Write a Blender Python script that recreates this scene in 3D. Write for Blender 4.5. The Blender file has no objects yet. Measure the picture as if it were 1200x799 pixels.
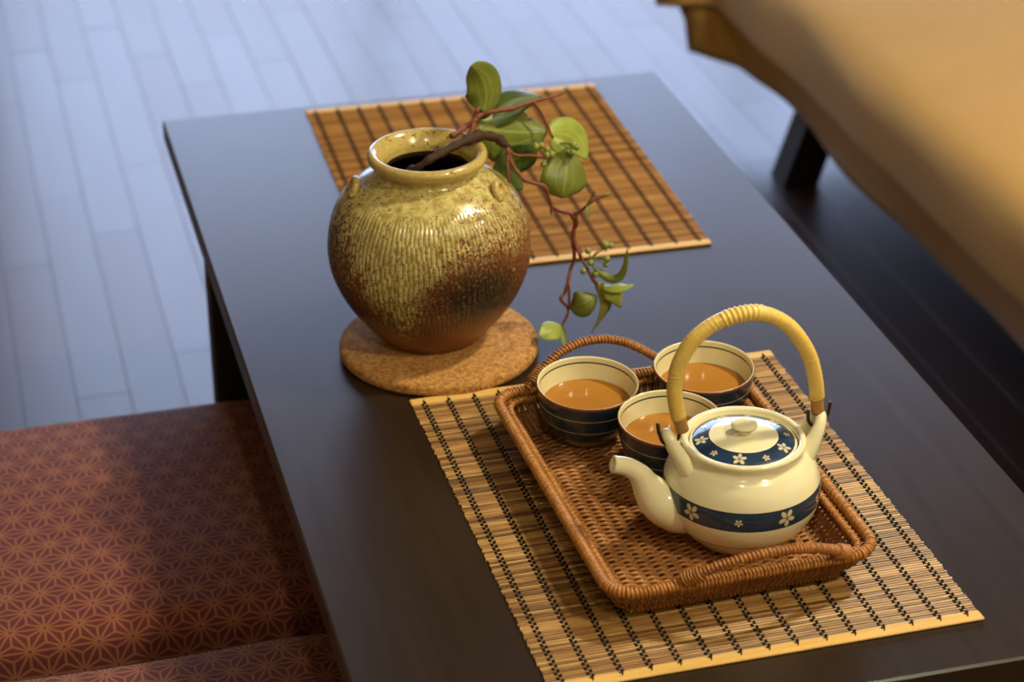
import bpy, math, random
import numpy as np
from mathutils import Matrix, Vector, noise as mnoise

random.seed(7)
PI = math.pi
scene = bpy.context.scene
COL = scene.collection

# ------------------------------------------------------------------ camera
PITCH, YAW, ROLL = 0.48792, 0.25624, -0.00404
FPX = 2665.6
cam_d = bpy.data.cameras.new('camera')
cam = bpy.data.objects.new('camera', cam_d)
COL.objects.link(cam)
F = Vector((math.sin(YAW)*math.cos(PITCH), math.cos(YAW)*math.cos(PITCH), -math.sin(PITCH)))
r0 = F.cross(Vector((0, 0, 1))).normalized()
u0 = r0.cross(F)
rt = r0*math.cos(ROLL) + u0*math.sin(ROLL)
up = -r0*math.sin(ROLL) + u0*math.cos(ROLL)
cam.matrix_world = Matrix(((rt.x, up.x, -F.x, 0), (rt.y, up.y, -F.y, 0), (rt.z, up.z, -F.z, 1.38), (0, 0, 0, 1)))
cam_d.sensor_width = 36
cam_d.lens = FPX/1200*36
cam_d.dof.use_dof = True
cam_d.dof.focus_distance = 1.85
cam_d.dof.aperture_fstop = 5.6
cam_d.clip_end = 100
scene.camera = cam

# ------------------------------------------------------------------ light and exposure
scene.view_settings.view_transform = 'Standard'
scene.view_settings.look = 'None'
scene.view_settings.gamma = 1
scene.view_settings.use_curve_mapping = False
scene.view_settings.exposure = 0.0

world = bpy.data.worlds.new('overcast_sky')
scene.world = world
world.use_nodes = True
bg = world.node_tree.nodes['Background']
bg.inputs[0].default_value = (0.53, 0.67, 1.0, 1)
bg.inputs[1].default_value = 6.2

ROOM = dict(x0=-1.6, x1=3.4, y0=-1.6, y1=5.2, h=2.45)
WIN = dict(x0=0.05, x1=3.0, z0=0.25, z1=2.0)


def lamp(name, loc, power, radius, color=(1, 0.91, 0.63)):
    d = bpy.data.lights.new(name, 'POINT')
    d.energy = power
    d.color = color
    d.shadow_soft_size = radius
    o = bpy.data.objects.new(name, d)
    o.location = loc
    COL.objects.link(o)


lamp('ceiling_lamp_key', (1.52, 1.58, 2.15), 112, 0.075)
lamp('ceiling_lamp_second', (1.30, 0.10, 2.2), 80, 0.06)
lamp('ceiling_lamp_third', (0.10, 0.10, 2.2), 24, 0.04)

portal = bpy.data.lights.new('window_portal', 'AREA')
portal.shape = 'RECTANGLE'
portal.size = WIN['x1']-WIN['x0']
portal.size_y = WIN['z1']-WIN['z0']
portal.cycles.is_portal = True
po = bpy.data.objects.new('window_portal', portal)
po.location = ((WIN['x0']+WIN['x1'])/2, ROOM['y1']+0.12, (WIN['z0']+WIN['z1'])/2)
po.rotation_euler = (-PI/2, 0, 0)
COL.objects.link(po)


# ------------------------------------------------------------------ shader expression helper
class X:
    """a float socket in a node tree; arithmetic on it adds Math nodes"""
    def __init__(s, nt, v):
        s.nt, s.v = nt, v

    def _m(s, op, *a, clamp=False):
        n = s.nt.nodes.new('ShaderNodeMath')
        n.operation = op
        n.use_clamp = clamp
        for i, q in enumerate((s,)+a):
            q = q.v if isinstance(q, X) else q
            if isinstance(q, (int, float)):
                n.inputs[i].default_value = q
            else:
                s.nt.links.new(q, n.inputs[i])
        return X(s.nt, n.outputs[0])
    def __add__(s, o): return s._m('ADD', o)
    __radd__ = __add__
    def __sub__(s, o): return s._m('SUBTRACT', o)
    def __rsub__(s, o): return X(s.nt, o)._m('SUBTRACT', s)
    def __mul__(s, o): return s._m('MULTIPLY', o)
    __rmul__ = __mul__
    def __truediv__(s, o): return s._m('DIVIDE', o)
    def __neg__(s): return s*-1
    def sin(s): return s._m('SINE')
    def cos(s): return s._m('COSINE')
    def abs(s): return s._m('ABSOLUTE')
    def exp(s): return s._m('EXPONENT')
    def sqrt(s): return s._m('SQRT')
    def frac(s): return s._m('FRACT')
    def floor(s): return s._m('FLOOR')
    def pow(s, p): return s._m('POWER', p)
    def atan2(s, o): return s._m('ARCTAN2', o)
    def min(s, o): return s._m('MINIMUM', o)
    def max(s, o): return s._m('MAXIMUM', o)
    def gt(s, o): return s._m('GREATER_THAN', o)
    def lt(s, o): return s._m('LESS_THAN', o)
    def clamp(s): return s._m('ADD', 0.0, clamp=True)
    def step(s, a, b):
        n = s.nt.nodes.new('ShaderNodeMapRange')
        n.interpolation_type = 'SMOOTHSTEP'
        s.nt.links.new(s.v, n.inputs['Value'])
        for k, q in (('From Min', a), ('From Max', b)):
            if isinstance(q, X):
                s.nt.links.new(q.v, n.inputs[k])
            else:
                n.inputs[k].default_value = q
        return X(s.nt, n.outputs[0])


def srgb(r, g, b):
    f = lambda c: (c/12.92 if c <= .04045 else ((c+.055)/1.055)**2.4)
    return (f(r/255), f(g/255), f(b/255), 1)


class Mat:
    def __init__(s, name, color=(.5, .5, .5, 1), rough=.5, spec=.5, coat=0, coat_rough=.05, sheen=0):
        s.m = bpy.data.materials.new(name)
        s.m.use_nodes = True
        s.nt = s.m.node_tree
        s.b = s.nt.nodes['Principled BSDF']
        s.b.inputs['Base Color'].default_value = color
        s.b.inputs['Roughness'].default_value = rough
        s.b.inputs['Specular IOR Level'].default_value = spec
        s.b.inputs['Coat Weight'].default_value = coat
        s.b.inputs['Coat Roughness'].default_value = coat_rough
        s.b.inputs['Sheen Weight'].default_value = sheen

    def coord(s, kind='Object', scale=(1, 1, 1), rot=(0, 0, 0)):
        t = s.nt.nodes.new('ShaderNodeTexCoord')
        mp = s.nt.nodes.new('ShaderNodeMapping')
        mp.inputs['Scale'].default_value = scale
        mp.inputs['Rotation'].default_value = rot
        s.nt.links.new(t.outputs[kind], mp.inputs[0])
        return mp.outputs[0]

    def xyz(s, vec):
        n = s.nt.nodes.new('ShaderNodeSeparateXYZ')
        s.nt.links.new(vec, n.inputs[0])
        return [X(s.nt, o) for o in n.outputs]

    def noise(s, vec, scale, detail=3, rough=.5, dist=0):
        n = s.nt.nodes.new('ShaderNodeTexNoise')
        n.inputs['Scale'].default_value = scale
        n.inputs['Detail'].default_value = detail
        n.inputs['Roughness'].default_value = rough
        n.inputs['Distortion'].default_value = dist
        s.nt.links.new(vec, n.inputs['Vector'])
        return X(s.nt, n.outputs['Fac'])

    def rnd(s):
        n = s.nt.nodes.new('ShaderNodeObjectInfo')
        return X(s.nt, n.outputs['Random'])

    def mix(s, f, a, b):
        n = s.nt.nodes.new('ShaderNodeMix')
        n.data_type = 'RGBA'
        f = f.v if isinstance(f, X) else f
        for i, q in ((0, f), (6, a), (7, b)):
            if isinstance(q, (tuple, float, int)):
                n.inputs[i].default_value = q
            else:
                s.nt.links.new(q, n.inputs[i])
        return n.outputs[2]

    def ramp(s, f, stops):
        n = s.nt.nodes.new('ShaderNodeValToRGB')
        e = n.color_ramp.elements
        while len(e) < len(stops):
            e.new(.5)
        for el, (p, c) in zip(e, stops):
            el.position, el.color = p, c
        s.nt.links.new(f.v, n.inputs[0])
        return n.outputs[0]

    def color(s, sock):
        s.nt.links.new(sock, s.b.inputs['Base Color'])
        return s

    def rough(s, x):
        s.nt.links.new(x.v, s.b.inputs['Roughness'])

    def bump(s, h, strength=.3, dist=.001):
        n = s.nt.nodes.new('ShaderNodeBump')
        n.inputs['Strength'].default_value = strength
        n.inputs['Distance'].default_value = dist
        s.nt.links.new(h.v, n.inputs['Height'])
        s.nt.links.new(n.outputs[0], s.b.inputs['Normal'])
        if s.b.inputs['Coat Weight'].default_value > 0:
            s.nt.links.new(n.outputs[0], s.b.inputs['Coat Normal'])


# ------------------------------------------------------------------ materials
M = {}


def mk():
    # plaster, ceiling
    for nm, c in (('plaster', srgb(176, 158, 126)), ('ceiling_paint', srgb(92, 74, 54))):
        m = Mat(nm, c, .9)
        v = m.coord()
        m.bump(m.noise(v, 60, 4), .15, .002)
        M[nm] = m.m
    m = Mat('window_wood', srgb(45, 28, 20), .4)
    v = m.coord(scale=(6, 6, 1))
    m.color(m.mix(m.noise(v, 8), srgb(38, 24, 18), srgb(62, 38, 26)))
    M['window_wood'] = m.m
    # thin pane: clear film with a little gloss
    m = Mat('window_glass')
    nt = m.nt
    tr = nt.nodes.new('ShaderNodeBsdfTransparent')
    gl = nt.nodes.new('ShaderNodeBsdfGlossy')
    gl.inputs['Roughness'].default_value = .02
    mx = nt.nodes.new('ShaderNodeMixShader')
    mx.inputs[0].default_value = .06
    nt.links.new(tr.outputs[0], mx.inputs[1])
    nt.links.new(gl.outputs[0], mx.inputs[2])
    nt.links.new(mx.outputs[0], nt.nodes['Material Output'].inputs['Surface'])
    M['window_glass'] = m.m
    # floor boards
    m = Mat('floor_board', rough=.34, spec=.75, coat=.35, coat_rough=.22)
    v = m.coord(scale=(1, .08, 1))
    n1 = m.noise(v, 70, 5, .6, .4)
    r = m.rnd()
    a = m.mix(n1, srgb(44, 28, 24), srgb(76, 48, 38))
    a = m.mix(r*.3, a, srgb(92, 58, 46))
    m.color(a)
    m.rough(.38+n1*.08+r*.04)
    m.bump(n1, .08, .001)
    M['floor_board'] = m.m
    # floor beyond the built boards
    m = Mat('floor_rest', rough=.36, spec=.6, coat=.2, coat_rough=.25)
    v = m.coord()
    x, y, z = m.xyz(v)
    n1 = m.noise(m.coord(scale=(1, .08, 1)), 70, 5, .6, .4)
    g = (x/.065).frac()
    seam = g.lt(.03)
    m.color(m.mix(seam, m.mix(n1, srgb(44, 28, 24), srgb(76, 48, 38)), srgb(18, 12, 10)))
    M['floor_rest'] = m.m
    # table lacquer
    m = Mat('table_lacquer', rough=.26, spec=.40)
    v = m.coord(scale=(1, .06, 1))
    n1 = m.noise(v, 90, 6, .6, .6)
    m.color(m.mix(n1, srgb(36, 26, 18), srgb(52, 38, 27)))
    m.rough(.26+n1*.08)
    M['table_lacquer'] = m.m
    m = Mat('black_wood', rough=.45)
    n1 = m.noise(m.coord(scale=(8, 8, 1)), 20, 4)
    m.color(m.mix(n1, srgb(16, 12, 11), srgb(34, 25, 21)))
    M['black_wood'] = m.m
    # bamboo slats
    for nm, c0, c1, c2 in (('bamboo', srgb(58, 36, 15), srgb(146, 103, 52), srgb(200, 160, 98)),
                           ('bamboo_far', srgb(94, 60, 26), srgb(158, 110, 58), srgb(192, 148, 90))):
        m = Mat(nm, rough=.42, spec=.45)
        v = m.coord(scale=(1, 12, 4))
        r = m.rnd()
        off = m.nt.nodes.new('ShaderNodeVectorMath')
        off.operation = 'ADD'
        comb = m.nt.nodes.new('ShaderNodeCombineXYZ')
        m.nt.links.new((r*37).v, comb.inputs[0])
        m.nt.links.new((r*91).v, comb.inputs[1])
        m.nt.links.new(v, off.inputs[0])
        m.nt.links.new(comb.outputs[0], off.inputs[1])
        n1 = m.noise(off.outputs[0], 14, 4, .65)
        n2 = m.noise(off.outputs[0], 60, 3, .6)
        t = (n1*1.0+n2*.45+r*.6-.52)
        m.color(m.ramp(t, [(.0, c0), (.22, m_lerp(c0, c1, .35)), (.5, c1), (.95, c2)]))
        m.bump(n2, .25, .0005)
        M[nm] = m.m
    m = Mat('bamboo_strip', rough=.5, spec=.35)
    n1 = m.noise(m.coord(scale=(1, 10, 5)), 18, 4)
    m.color(m.mix(n1, srgb(205, 158, 84), srgb(236, 196, 118)))
    M['bamboo_strip'] = m.m
    m = Mat('black_thread', srgb(20, 16, 15), .8, .2)
    n1 = m.noise(m.coord(), 900, 2)
    m.color(m.mix(n1, srgb(16, 13, 12), srgb(38, 30, 26)))
    M['black_thread'] = m.m
    m = Mat('brown_thread', srgb(60, 34, 22), .8, .2)
    n1 = m.noise(m.coord(), 900, 2)
    m.color(m.mix(n1, srgb(48, 27, 18), srgb(74, 44, 28)))
    M['brown_thread'] = m.m
    # cork
    m = Mat('cork', rough=.85, spec=.2)
    v = m.coord()
    vo = m.nt.nodes.new('ShaderNodeTexVoronoi')
    vo.inputs['Scale'].default_value = 420
    m.nt.links.new(v, vo.inputs['Vector'])
    sx = m.nt.nodes.new('ShaderNodeSeparateColor')
    m.nt.links.new(vo.outputs['Color'], sx.inputs[0])
    c = X(m.nt, sx.outputs[0])
    n1 = m.noise(v, 160, 4, .7)
    t = c*.55+n1*.6-.08
    m.color(m.ramp(t, [(.08, srgb(110, 68, 32)), (.3, srgb(164, 114, 62)), (.62, srgb(190, 140, 80)), (.95, srgb(214, 170, 108))]))
    m.bump(t, .35, .0008)
    M['cork'] = m.m
    # vase
    vase_mat()
    m = Mat('vase_inside', srgb(44, 26, 18), .5)
    n1 = m.noise(m.coord(), 60, 3)
    m.color(m.mix(n1, srgb(34, 20, 14), srgb(58, 34, 22)))
    M['vase_inside'] = m.m
    m = Mat('vase_glaze', rough=.22, spec=.5, coat=.4)
    v = m.coord()
    n1 = m.noise(v, 120, 4, .65)
    n2 = m.noise(v, 500, 2)
    c = m.mix(n1, srgb(164, 138, 72), srgb(214, 192, 118))
    m.color(m.mix((n1*.7+n2*.6).gt(.78), c, srgb(104, 68, 30)))
    m.bump(n1, .1, .001)
    M['vase_glaze'] = m.m
    # ceramics
    m = Mat('cream_porcelain', rough=.16, spec=.5, coat=.5, coat_rough=.04)
    n1 = m.noise(m.coord(), 22, 3)
    m.color(m.mix(n1, srgb(234, 226, 188), srgb(241, 234, 200)))
    m.b.inputs['Subsurface Weight'].default_value = 0
    M['cream'] = m.m
    m = Mat('cup_inside_glaze', rough=.14, spec=.5, coat=.4)
    n1 = m.noise(m.coord(), 40, 3)
    m.color(m.mix(n1, srgb(222, 214, 170), srgb(234, 226, 186)))
    M['cup_inside'] = m.m
    m = Mat('cup_navy', rough=.2, spec=.5, coat=.4)
    n1 = m.noise(m.coord(scale=(1, 1, 3)), 90, 3)
    m.color(m.mix(n1, srgb(20, 36, 52), srgb(40, 62, 80)))
    M['cup_navy'] = m.m
    for nm, c0, c1 in (('cup_stripe', srgb(150, 140, 106), srgb(182, 170, 132)), ('cup_lip', srgb(104, 58, 30), srgb(138, 82, 44)),
                       ('cup_ring', srgb(30, 52, 52), srgb(52, 76, 70)), ('dark_line', srgb(40, 38, 44), srgb(60, 56, 60))):
        m = Mat(nm, rough=.2, coat=.4)
        m.color(m.mix(m.noise(m.coord(), 120, 3), c0, c1))
        M[nm] = m.m
    m = Mat('tea', rough=.06, spec=.5)
    n1 = m.noise(m.coord(), 25, 2)
    m.color(m.mix(n1, srgb(164, 110, 42), srgb(178, 122, 50)))
    M['tea'] = m.m
    band_mat()
    lid_mat()
    # cane handle
    m = Mat('yellow_cane', rough=.33, spec=.5, coat=.2)
    n1 = m.noise(m.coord(scale=(40, 40, 40)), 8, 3)
    m.color(m.mix(n1, srgb(222, 184, 88), srgb(243, 213, 118)))
    M['yellow_cane'] = m.m
    m = Mat('bare_cane', rough=.5)
    m.color(m.mix(m.noise(m.coord(scale=(1, 1, .2)), 300, 3), srgb(150, 104, 50), srgb(196, 146, 78)))
    M['bare_cane'] = m.m
    m = Mat('dark_wire', srgb(38, 24, 18), .4, .5)
    m.color(m.mix(m.noise(m.coord(), 300, 3), srgb(30, 19, 15), srgb(56, 36, 26)))
    M['dark_wire'] = m.m
    # wicker
    for nm, c0, c1, c2 in (('wicker', srgb(84, 48, 20), srgb(152, 98, 46), srgb(198, 140, 74)),
                           ('wicker_rim', srgb(106, 62, 26), srgb(172, 114, 54), srgb(216, 156, 86)),
                           ('wicker_handle', srgb(104, 60, 30), srgb(160, 102, 50), srgb(200, 140, 74))):
        m = Mat(nm, rough=.36, spec=.5)
        v = m.coord()
        n1 = m.noise(v, 55, 4, .7)
        n2 = m.noise(v, 320, 3, .6)
        m.color(m.ramp(n1*.65+n2*.5-.07, [(.15, c0), (.5, c1), (.85, c2)]))
        m.bump(n2, .2, .0006)
        M[nm] = m.m
    # plant
    m = Mat('bark', rough=.7, spec=.3)
    n1 = m.noise(m.coord(scale=(1, 1, 1)), 220, 5, .7)
    m.color(m.mix(n1, srgb(38, 25, 18), srgb(82, 58, 40)))
    m.bump(n1, .6, .001)
    M['bark'] = m.m
    m = Mat('red_twig', rough=.55, spec=.4)
    n1 = m.noise(m.coord(), 260, 4, .6)
    m.color(m.mix(n1, srgb(88, 42, 30), srgb(150, 84, 58)))
    m.bump(n1, .4, .0006)
    M['red_twig'] = m.m
    for nm, c0, c1, vein in (('leaf_mid', srgb(82, 94, 32), srgb(118, 128, 48), srgb(160, 168, 84)),
                             ('leaf_dark', srgb(52, 70, 30), srgb(78, 98, 40), srgb(112, 130, 64)),
                             ('leaf_light', srgb(126, 142, 54), srgb(160, 172, 78), srgb(186, 194, 108)),
                             ('leaf_olive', srgb(92, 96, 34), srgb(142, 134, 58), srgb(168, 162, 90))):
        m = Mat(nm, rough=.42, spec=.45)
        uv = m.coord('UV')
        t, s, _ = m.xyz(uv)
        a = (s-.5).abs()*2
        n1 = m.noise(m.coord(), 90, 3)
        rib = 1-a.step(.02, .07)
        curve = ((a-(.38*(t*PI).sin().max(0.).sqrt())).abs())
        vv = (1-curve.step(.015, .06))*.55
        c = m.mix(n1, c0, c1)
        c = m.mix(rib.max(vv)*.38, c, vein)
        m.color(c)
        m.bump(rib.max(vv)*-1+n1*.4, .3, .0006)
        m.b.inputs['Transmission Weight'].default_value = 0
        m.b.inputs['Subsurface Weight'].default_value = 0
        M[nm] = m.m
    m = Mat('berry_skin', rough=.35, spec=.5)
    m.color(m.mix(m.noise(m.coord(), 200, 2), srgb(112, 124, 44), srgb(146, 152, 66)))
    M['berry'] = m.m
    # cloths
    m = Mat('golden_cloth', rough=.85, spec=.15, sheen=.25)
    v = m.coord()
    x, y, z = m.xyz(v)
    wv = ((x*2600).sin()*(y*2600).sin())
    n1 = m.noise(v, 9, 4, .6)
    n2 = m.noise(m.coord(scale=(1, 5, 1)), 60, 3)
    m.color(m.mix(n1*.6+n2*.4, srgb(180, 137, 69), srgb(203, 160, 88)))
    m.bump(wv*.3+n2*.7, .2, .0012)
    M['golden_cloth'] = m.m
    m = Mat('mattress_ticking', srgb(120, 96, 60), .9, .1)
    m.color(m.mix(m.noise(m.coord(), 40, 3), srgb(104, 82, 52), srgb(128, 102, 66)))
    M['mattress'] = m.m
    asanoha_mat()


def m_lerp(a, b, t):
    return tuple(a[i]*(1-t)+b[i]*t for i in range(4))


def vase_mat():
    m = Mat('vase_ash_glaze', rough=.3, spec=.5, coat=.3, coat_rough=.08)
    v = m.coord()
    x, y, z = m.xyz(v)
    u = x.atan2(-y)                      # 0 on the side with the long glaze run
    lo = m.noise(v, 22, 3, .6)
    hi = m.noise(v, 260, 2, .7)
    mid = m.noise(v, 110, 3, .7)
    zb = .123 - .072*((((u+.36)/.46)*((u+.36)/.46))*-1).exp() + (lo-.5)*.05
    g = (z-zb)*1.0 + (hi-.5)*.24 + (mid-.5)*.08
    glaze = g.step(-.003, .004)
    # bare clay
    clay = m.mix(lo, srgb(92, 46, 24), srgb(140, 70, 34))
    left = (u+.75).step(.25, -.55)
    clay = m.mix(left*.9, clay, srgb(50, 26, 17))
    du = (u-.50)/.50
    dz = (z-.074)/.032
    dark = ((du*du+dz*dz)*-1).exp()*1.35
    du2 = (u+.1)/.9
    dz2 = (z-.047)/.016
    dark2 = ((du2*du2+dz2*dz2)*-1).exp()*.75
    clay = m.mix((dark.max(dark2)+(mid-.5)*.5).clamp(), clay, srgb(44, 28, 20))
    # ribs left by a beater: wavy vertical ridges, broken in rows
    row = (z/.024+(lo-.5)*7).floor()
    ph = u*124 + (m.noise(v, 24, 2)-.5)*7 + row*2.3
    rib = ph.sin()
    zone = z.step(.03, .045)*(1-z.step(.138, .152))
    groove = (rib*-1).step(.45, .95)*zone
    gcol = m.mix(mid.step(.3, .7), srgb(162, 142, 76), srgb(216, 202, 136))
    gcol = m.mix(groove*.65, gcol, srgb(84, 62, 26))
    # drips of brown in the upper shoulder
    spots = (hi*.6+mid*.6).gt(.70)
    gcol = m.mix(spots*.65, gcol, srgb(110, 74, 32))
    gcol = m.mix((dark*1.6+(hi-.5)*2.2-.15).clamp()*.92, gcol, srgb(52, 34, 22))
    fleck = m.noise(v, 420, 1).gt(.615)*z.step(.035, .075)*(1-dark*.6)
    clay = m.mix(fleck*.75, clay, srgb(188, 158, 84))
    m.color(m.mix(glaze, clay, gcol))
    m.rough(.42-glaze*.2)
    m.bump(rib*zone*.8+hi*.25+glaze*.2, .36, .0010)
    M['vase'] = m.m


def flower(m, u, v, R):
    """five petalled plum flower print centred at u=v=0"""
    rho = (u*u+v*v).sqrt()
    ph = v.atan2(u)+.3
    petal = rho.lt(R*.28+R*.78*((ph*2.5).cos().abs()))
    hole = rho.gt(R*.22)
    notch = ((ph*2.5).cos().abs()).gt(.3)
    return petal*hole*notch, rho.lt(R*.17)


def band_mat():
    m = Mat('blue_band', rough=.18, coat=.5)
    v = m.coord()
    x, y, z = m.xyz(v)
    th = x.atan2(-y)
    n1 = m.noise(v, 90, 3, .6)
    n2 = m.noise(m.coord(scale=(1, 1, .6)), 240, 2)
    c = m.mix(n1, srgb(24, 40, 66), srgb(48, 74, 98))
    c = m.mix(n2.step(.6, .75)*.35, c, srgb(24, 30, 50))
    sec = 2*PI/5
    for off, R in ((.99, .0070), (.36, .0032)):
        w = ((th+off)/sec+.5).frac()-.5
        f, ctr = flower(m, w*sec*.0625, z-.0465, R)
        c = m.mix(f*.9, c, srgb(218, 206, 168))
        c = m.mix(ctr, c, srgb(150, 120, 96))
    edge = ((z-.0465).abs()).gt(.0072)
    c = m.mix(edge*.7, c, srgb(18, 24, 44))
    m.color(c)
    M['blue_band'] = m.m


def lid_mat():
    m = Mat('lid_print', rough=.14, coat=.5)
    v = m.coord()
    x, y, z = m.xyz(v)
    r = (x*x+y*y).sqrt()
    th = x.atan2(-y)
    n1 = m.noise(v, 90, 3, .6)
    c = m.mix(n1, srgb(22, 40, 72), srgb(42, 70, 104))
    sec = 2*PI/5
    for off, R, rr in ((.42, .0054, .0338), (1.05, .003, .0345)):
        w = ((th+off)/sec+.5).frac()-.5
        f, ctr = flower(m, w*sec*rr, r-rr, R)
        c = m.mix(f*.9, c, srgb(222, 210, 172))
        c = m.mix(ctr, c, srgb(150, 120, 96))
    edge = ((r-.0338).abs()).gt(.0058)
    c = m.mix(edge*.7, c, srgb(16, 22, 44))
    white = m.mix(n1, srgb(234, 226, 188), srgb(241, 234, 200))
    blue = r.gt(.0272)*r.lt(.0402)
    m.color(m.mix(blue, white, c))
    M['lid'] = m.m


def asanoha_mat():
    m = Mat('asanoha_cloth', rough=.75, spec=.25, sheen=.12)
    v = m.coord()
    x, y, z = m.xyz(v)
    L = .0305
    h = L*math.sqrt(3)/2
    fs = []
    zz = z*.0
    for k in range(3):
        a = PI/2+k*2*PI/3
        fs.append(((x*math.cos(a)+y*math.sin(a)+(z-.2)*math.sin(a)*.9)/h+10.0003).frac())
    sm = fs[0]+fs[1]+fs[2]
    flip = sm.gt(1.5)
    bs = [f+flip*(1-2*f) for f in fs]
    mn = bs[0].min(bs[1]).min(bs[2])
    mxx = bs[0].max(bs[1]).max(bs[2])
    md = 1-mn-mxx
    d1 = mn*h
    d2 = (md-mn)*(L/2)
    d = d1.min(d2)
    n1 = m.noise(v, 30, 3)
    wd = .0011
    line = 1-d.step(wd*.5, wd*1.5)
    dot = mxx.gt(.945)
    line = line*(1-dot)
    ground = m.mix(n1, srgb(92, 40, 43), srgb(108, 49, 49))
    pat = m.mix(n1, srgb(160, 100, 68), srgb(178, 118, 82))
    m.color(m.mix(line*.62, ground, pat))
    wv = ((x*3300).sin()*(y*3300).sin())
    m.bump(line*.7+wv*.2, .2, .0006)
    M['asanoha'] = m.m


mk()


# ------------------------------------------------------------------ mesh helpers
class MB:
    def __init__(s):
        s.v, s.f, s.mi, s.uv = [], [], [], []

    def add(s, verts, faces, mi=0):
        o = len(s.v)
        s.v.extend([tuple(map(float, p)) for p in verts])
        for q in faces:
            s.f.append(tuple(i+o for i in q))
            s.mi.append(mi)

    def mesh(s, name, mats, smooth=True):
        me = bpy.data.meshes.new(name)
        me.from_pydata(s.v, [], s.f)
        for q in (mats if isinstance(mats, (list, tuple)) else [mats]):
            me.materials.append(M[q])
        me.polygons.foreach_set('material_index', s.mi)
        me.polygons.foreach_set('use_smooth', [smooth]*len(s.f))
        me.update()
        return me

    def build(s, name, mats, parent=None, smooth=True, loc=None, rot=None):
        return obj(name, s.mesh(name, mats, smooth), parent, loc, rot)


def obj(name, me, parent=None, loc=None, rot=None):
    o = bpy.data.objects.new(name, me)
    COL.objects.link(o)
    if parent:
        o.parent = parent
    if loc:
        o.location = loc
    if rot is not None:
        o.rotation_euler = rot if isinstance(rot, tuple) else (0, 0, rot)
    return o


def tag(o, label=None, cat=None, group=None, kind=None):
    if label: o['label'] = label
    if cat: o['category'] = cat
    if group: o['group'] = group
    if kind: o['kind'] = kind
    return o


def empty(name, loc, rz=0):
    o = bpy.data.objects.new(name, None)
    o.empty_display_size = .05
    COL.objects.link(o)
    o.location = loc
    o.rotation_euler = (0, 0, rz)
    return o


def copy_tree(o, parent=None):
    c = o.copy()
    COL.objects.link(c)
    c.parent = parent
    for ch in [q for q in bpy.data.objects if q.parent == o]:
        copy_tree(ch, c)
    return c


def box(mb, x0, x1, y0, y1, z0, z1, b=0.0, mi=0):
    """box with chamfered edges"""
    if b <= 0:
        v = [(x, y, z) for x in (x0, x1) for y in (y0, y1) for z in (z0, z1)]
        mb.add(v, [(0, 1, 3, 2), (4, 6, 7, 5), (0, 4, 5, 1), (2, 3, 7, 6), (0, 2, 6, 4), (1, 5, 7, 3)], mi)
        return
    c = Vector(((x0+x1)/2, (y0+y1)/2, (z0+z1)/2))
    hx, hy, hz = (x1-x0)/2, (y1-y0)/2, (z1-z0)/2
    v, idx = [], {}
    for sx in (-1, 1):
        for sy in (-1, 1):
            for sz in (-1, 1):
                for ax in range(3):
                    p = [sx*(hx-b), sy*(hy-b), sz*(hz-b)]
                    p[ax] = (sx*hx, sy*hy, sz*hz)[ax]
                    idx[sx, sy, sz, ax] = len(v)
                    v.append((c.x+p[0], c.y+p[1], c.z+p[2]))
    f = []
    I = idx
    for s in (-1, 1):
        q = [(s, -1, -1, 0), (s, 1, -1, 0), (s, 1, 1, 0), (s, -1, 1, 0)]
        f.append([I[k] for k in (q if s > 0 else q[::-1])])
        q = [(-1, s, -1, 1), (-1, s, 1, 1), (1, s, 1, 1), (1, s, -1, 1)]
        f.append([I[k] for k in (q if s > 0 else q[::-1])])
        q = [(-1, -1, s, 2), (1, -1, s, 2), (1, 1, s, 2), (-1, 1, s, 2)]
        f.append([I[k] for k in (q if s > 0 else q[::-1])])
    for a in (-1, 1):
        for c2 in (-1, 1):
            q = [I[a, c2, -1, 0], I[a, c2, 1, 0], I[a, c2, 1, 1], I[a, c2, -1, 1]]
            f.append(q if a*c2 < 0 else q[::-1])
            q = [I[a, -1, c2, 0], I[a, 1, c2, 0], I[a, 1, c2, 2], I[a, -1, c2, 2]]
            f.append(q if a*c2 > 0 else q[::-1])
            q = [I[-1, a, c2, 1], I[1, a, c2, 1], I[1, a, c2, 2], I[-1, a, c2, 2]]
            f.append(q if a*c2 < 0 else q[::-1])
    for sx in (-1, 1):
        for sy in (-1, 1):
            for sz in (-1, 1):
                q = [I[sx, sy, sz, 0], I[sx, sy, sz, 1], I[sx, sy, sz, 2]]
                f.append(q if sx*sy*sz > 0 else q[::-1])
    mb.add(v, f, mi)


def spline(pts, n, closed=False):
    """Catmull-Rom through pts, n samples per span"""
    P = [np.array(p, float) for p in pts]
    N = len(P)
    out = []
    spans = N if closed else N-1
    for i in range(spans):
        if closed:
            a, b, c, d = P[(i-1) % N], P[i], P[(i+1) % N], P[(i+2) % N]
        else:
            b, c = P[i], P[i+1]
            a = P[i-1] if i > 0 else 2*b-c
            d = P[i+2] if i+2 < N else 2*c-b
        for k in range(n):
            t = k/n
            out.append(.5*((2*b)+(-a+c)*t+(2*a-5*b+4*c-d)*t*t+(-a+3*b-3*c+d)*t**3))
    if not closed:
        out.append(P[-1])
    return out


def frames(pts, closed=False):
    P = np.array(pts, float)
    n = len(P)
    if closed:
        T = np.roll(P, -1, 0)-np.roll(P, 1, 0)
    else:
        T = np.gradient(P, axis=0)
    T /= np.linalg.norm(T, axis=1)[:, None]+1e-12
    ref = np.array([0, 0, 1.0]) if abs(T[0][2]) < .9 else np.array([1.0, 0, 0])
    N = np.zeros_like(P)
    q = ref-T[0]*(ref@T[0])
    N[0] = q/np.linalg.norm(q)
    for i in range(1, n):
        q = N[i-1]-T[i]*(N[i-1]@T[i])
        N[i] = q/(np.linalg.norm(q)+1e-12)
    B = np.cross(T, N)
    return P, T, N, B


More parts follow.
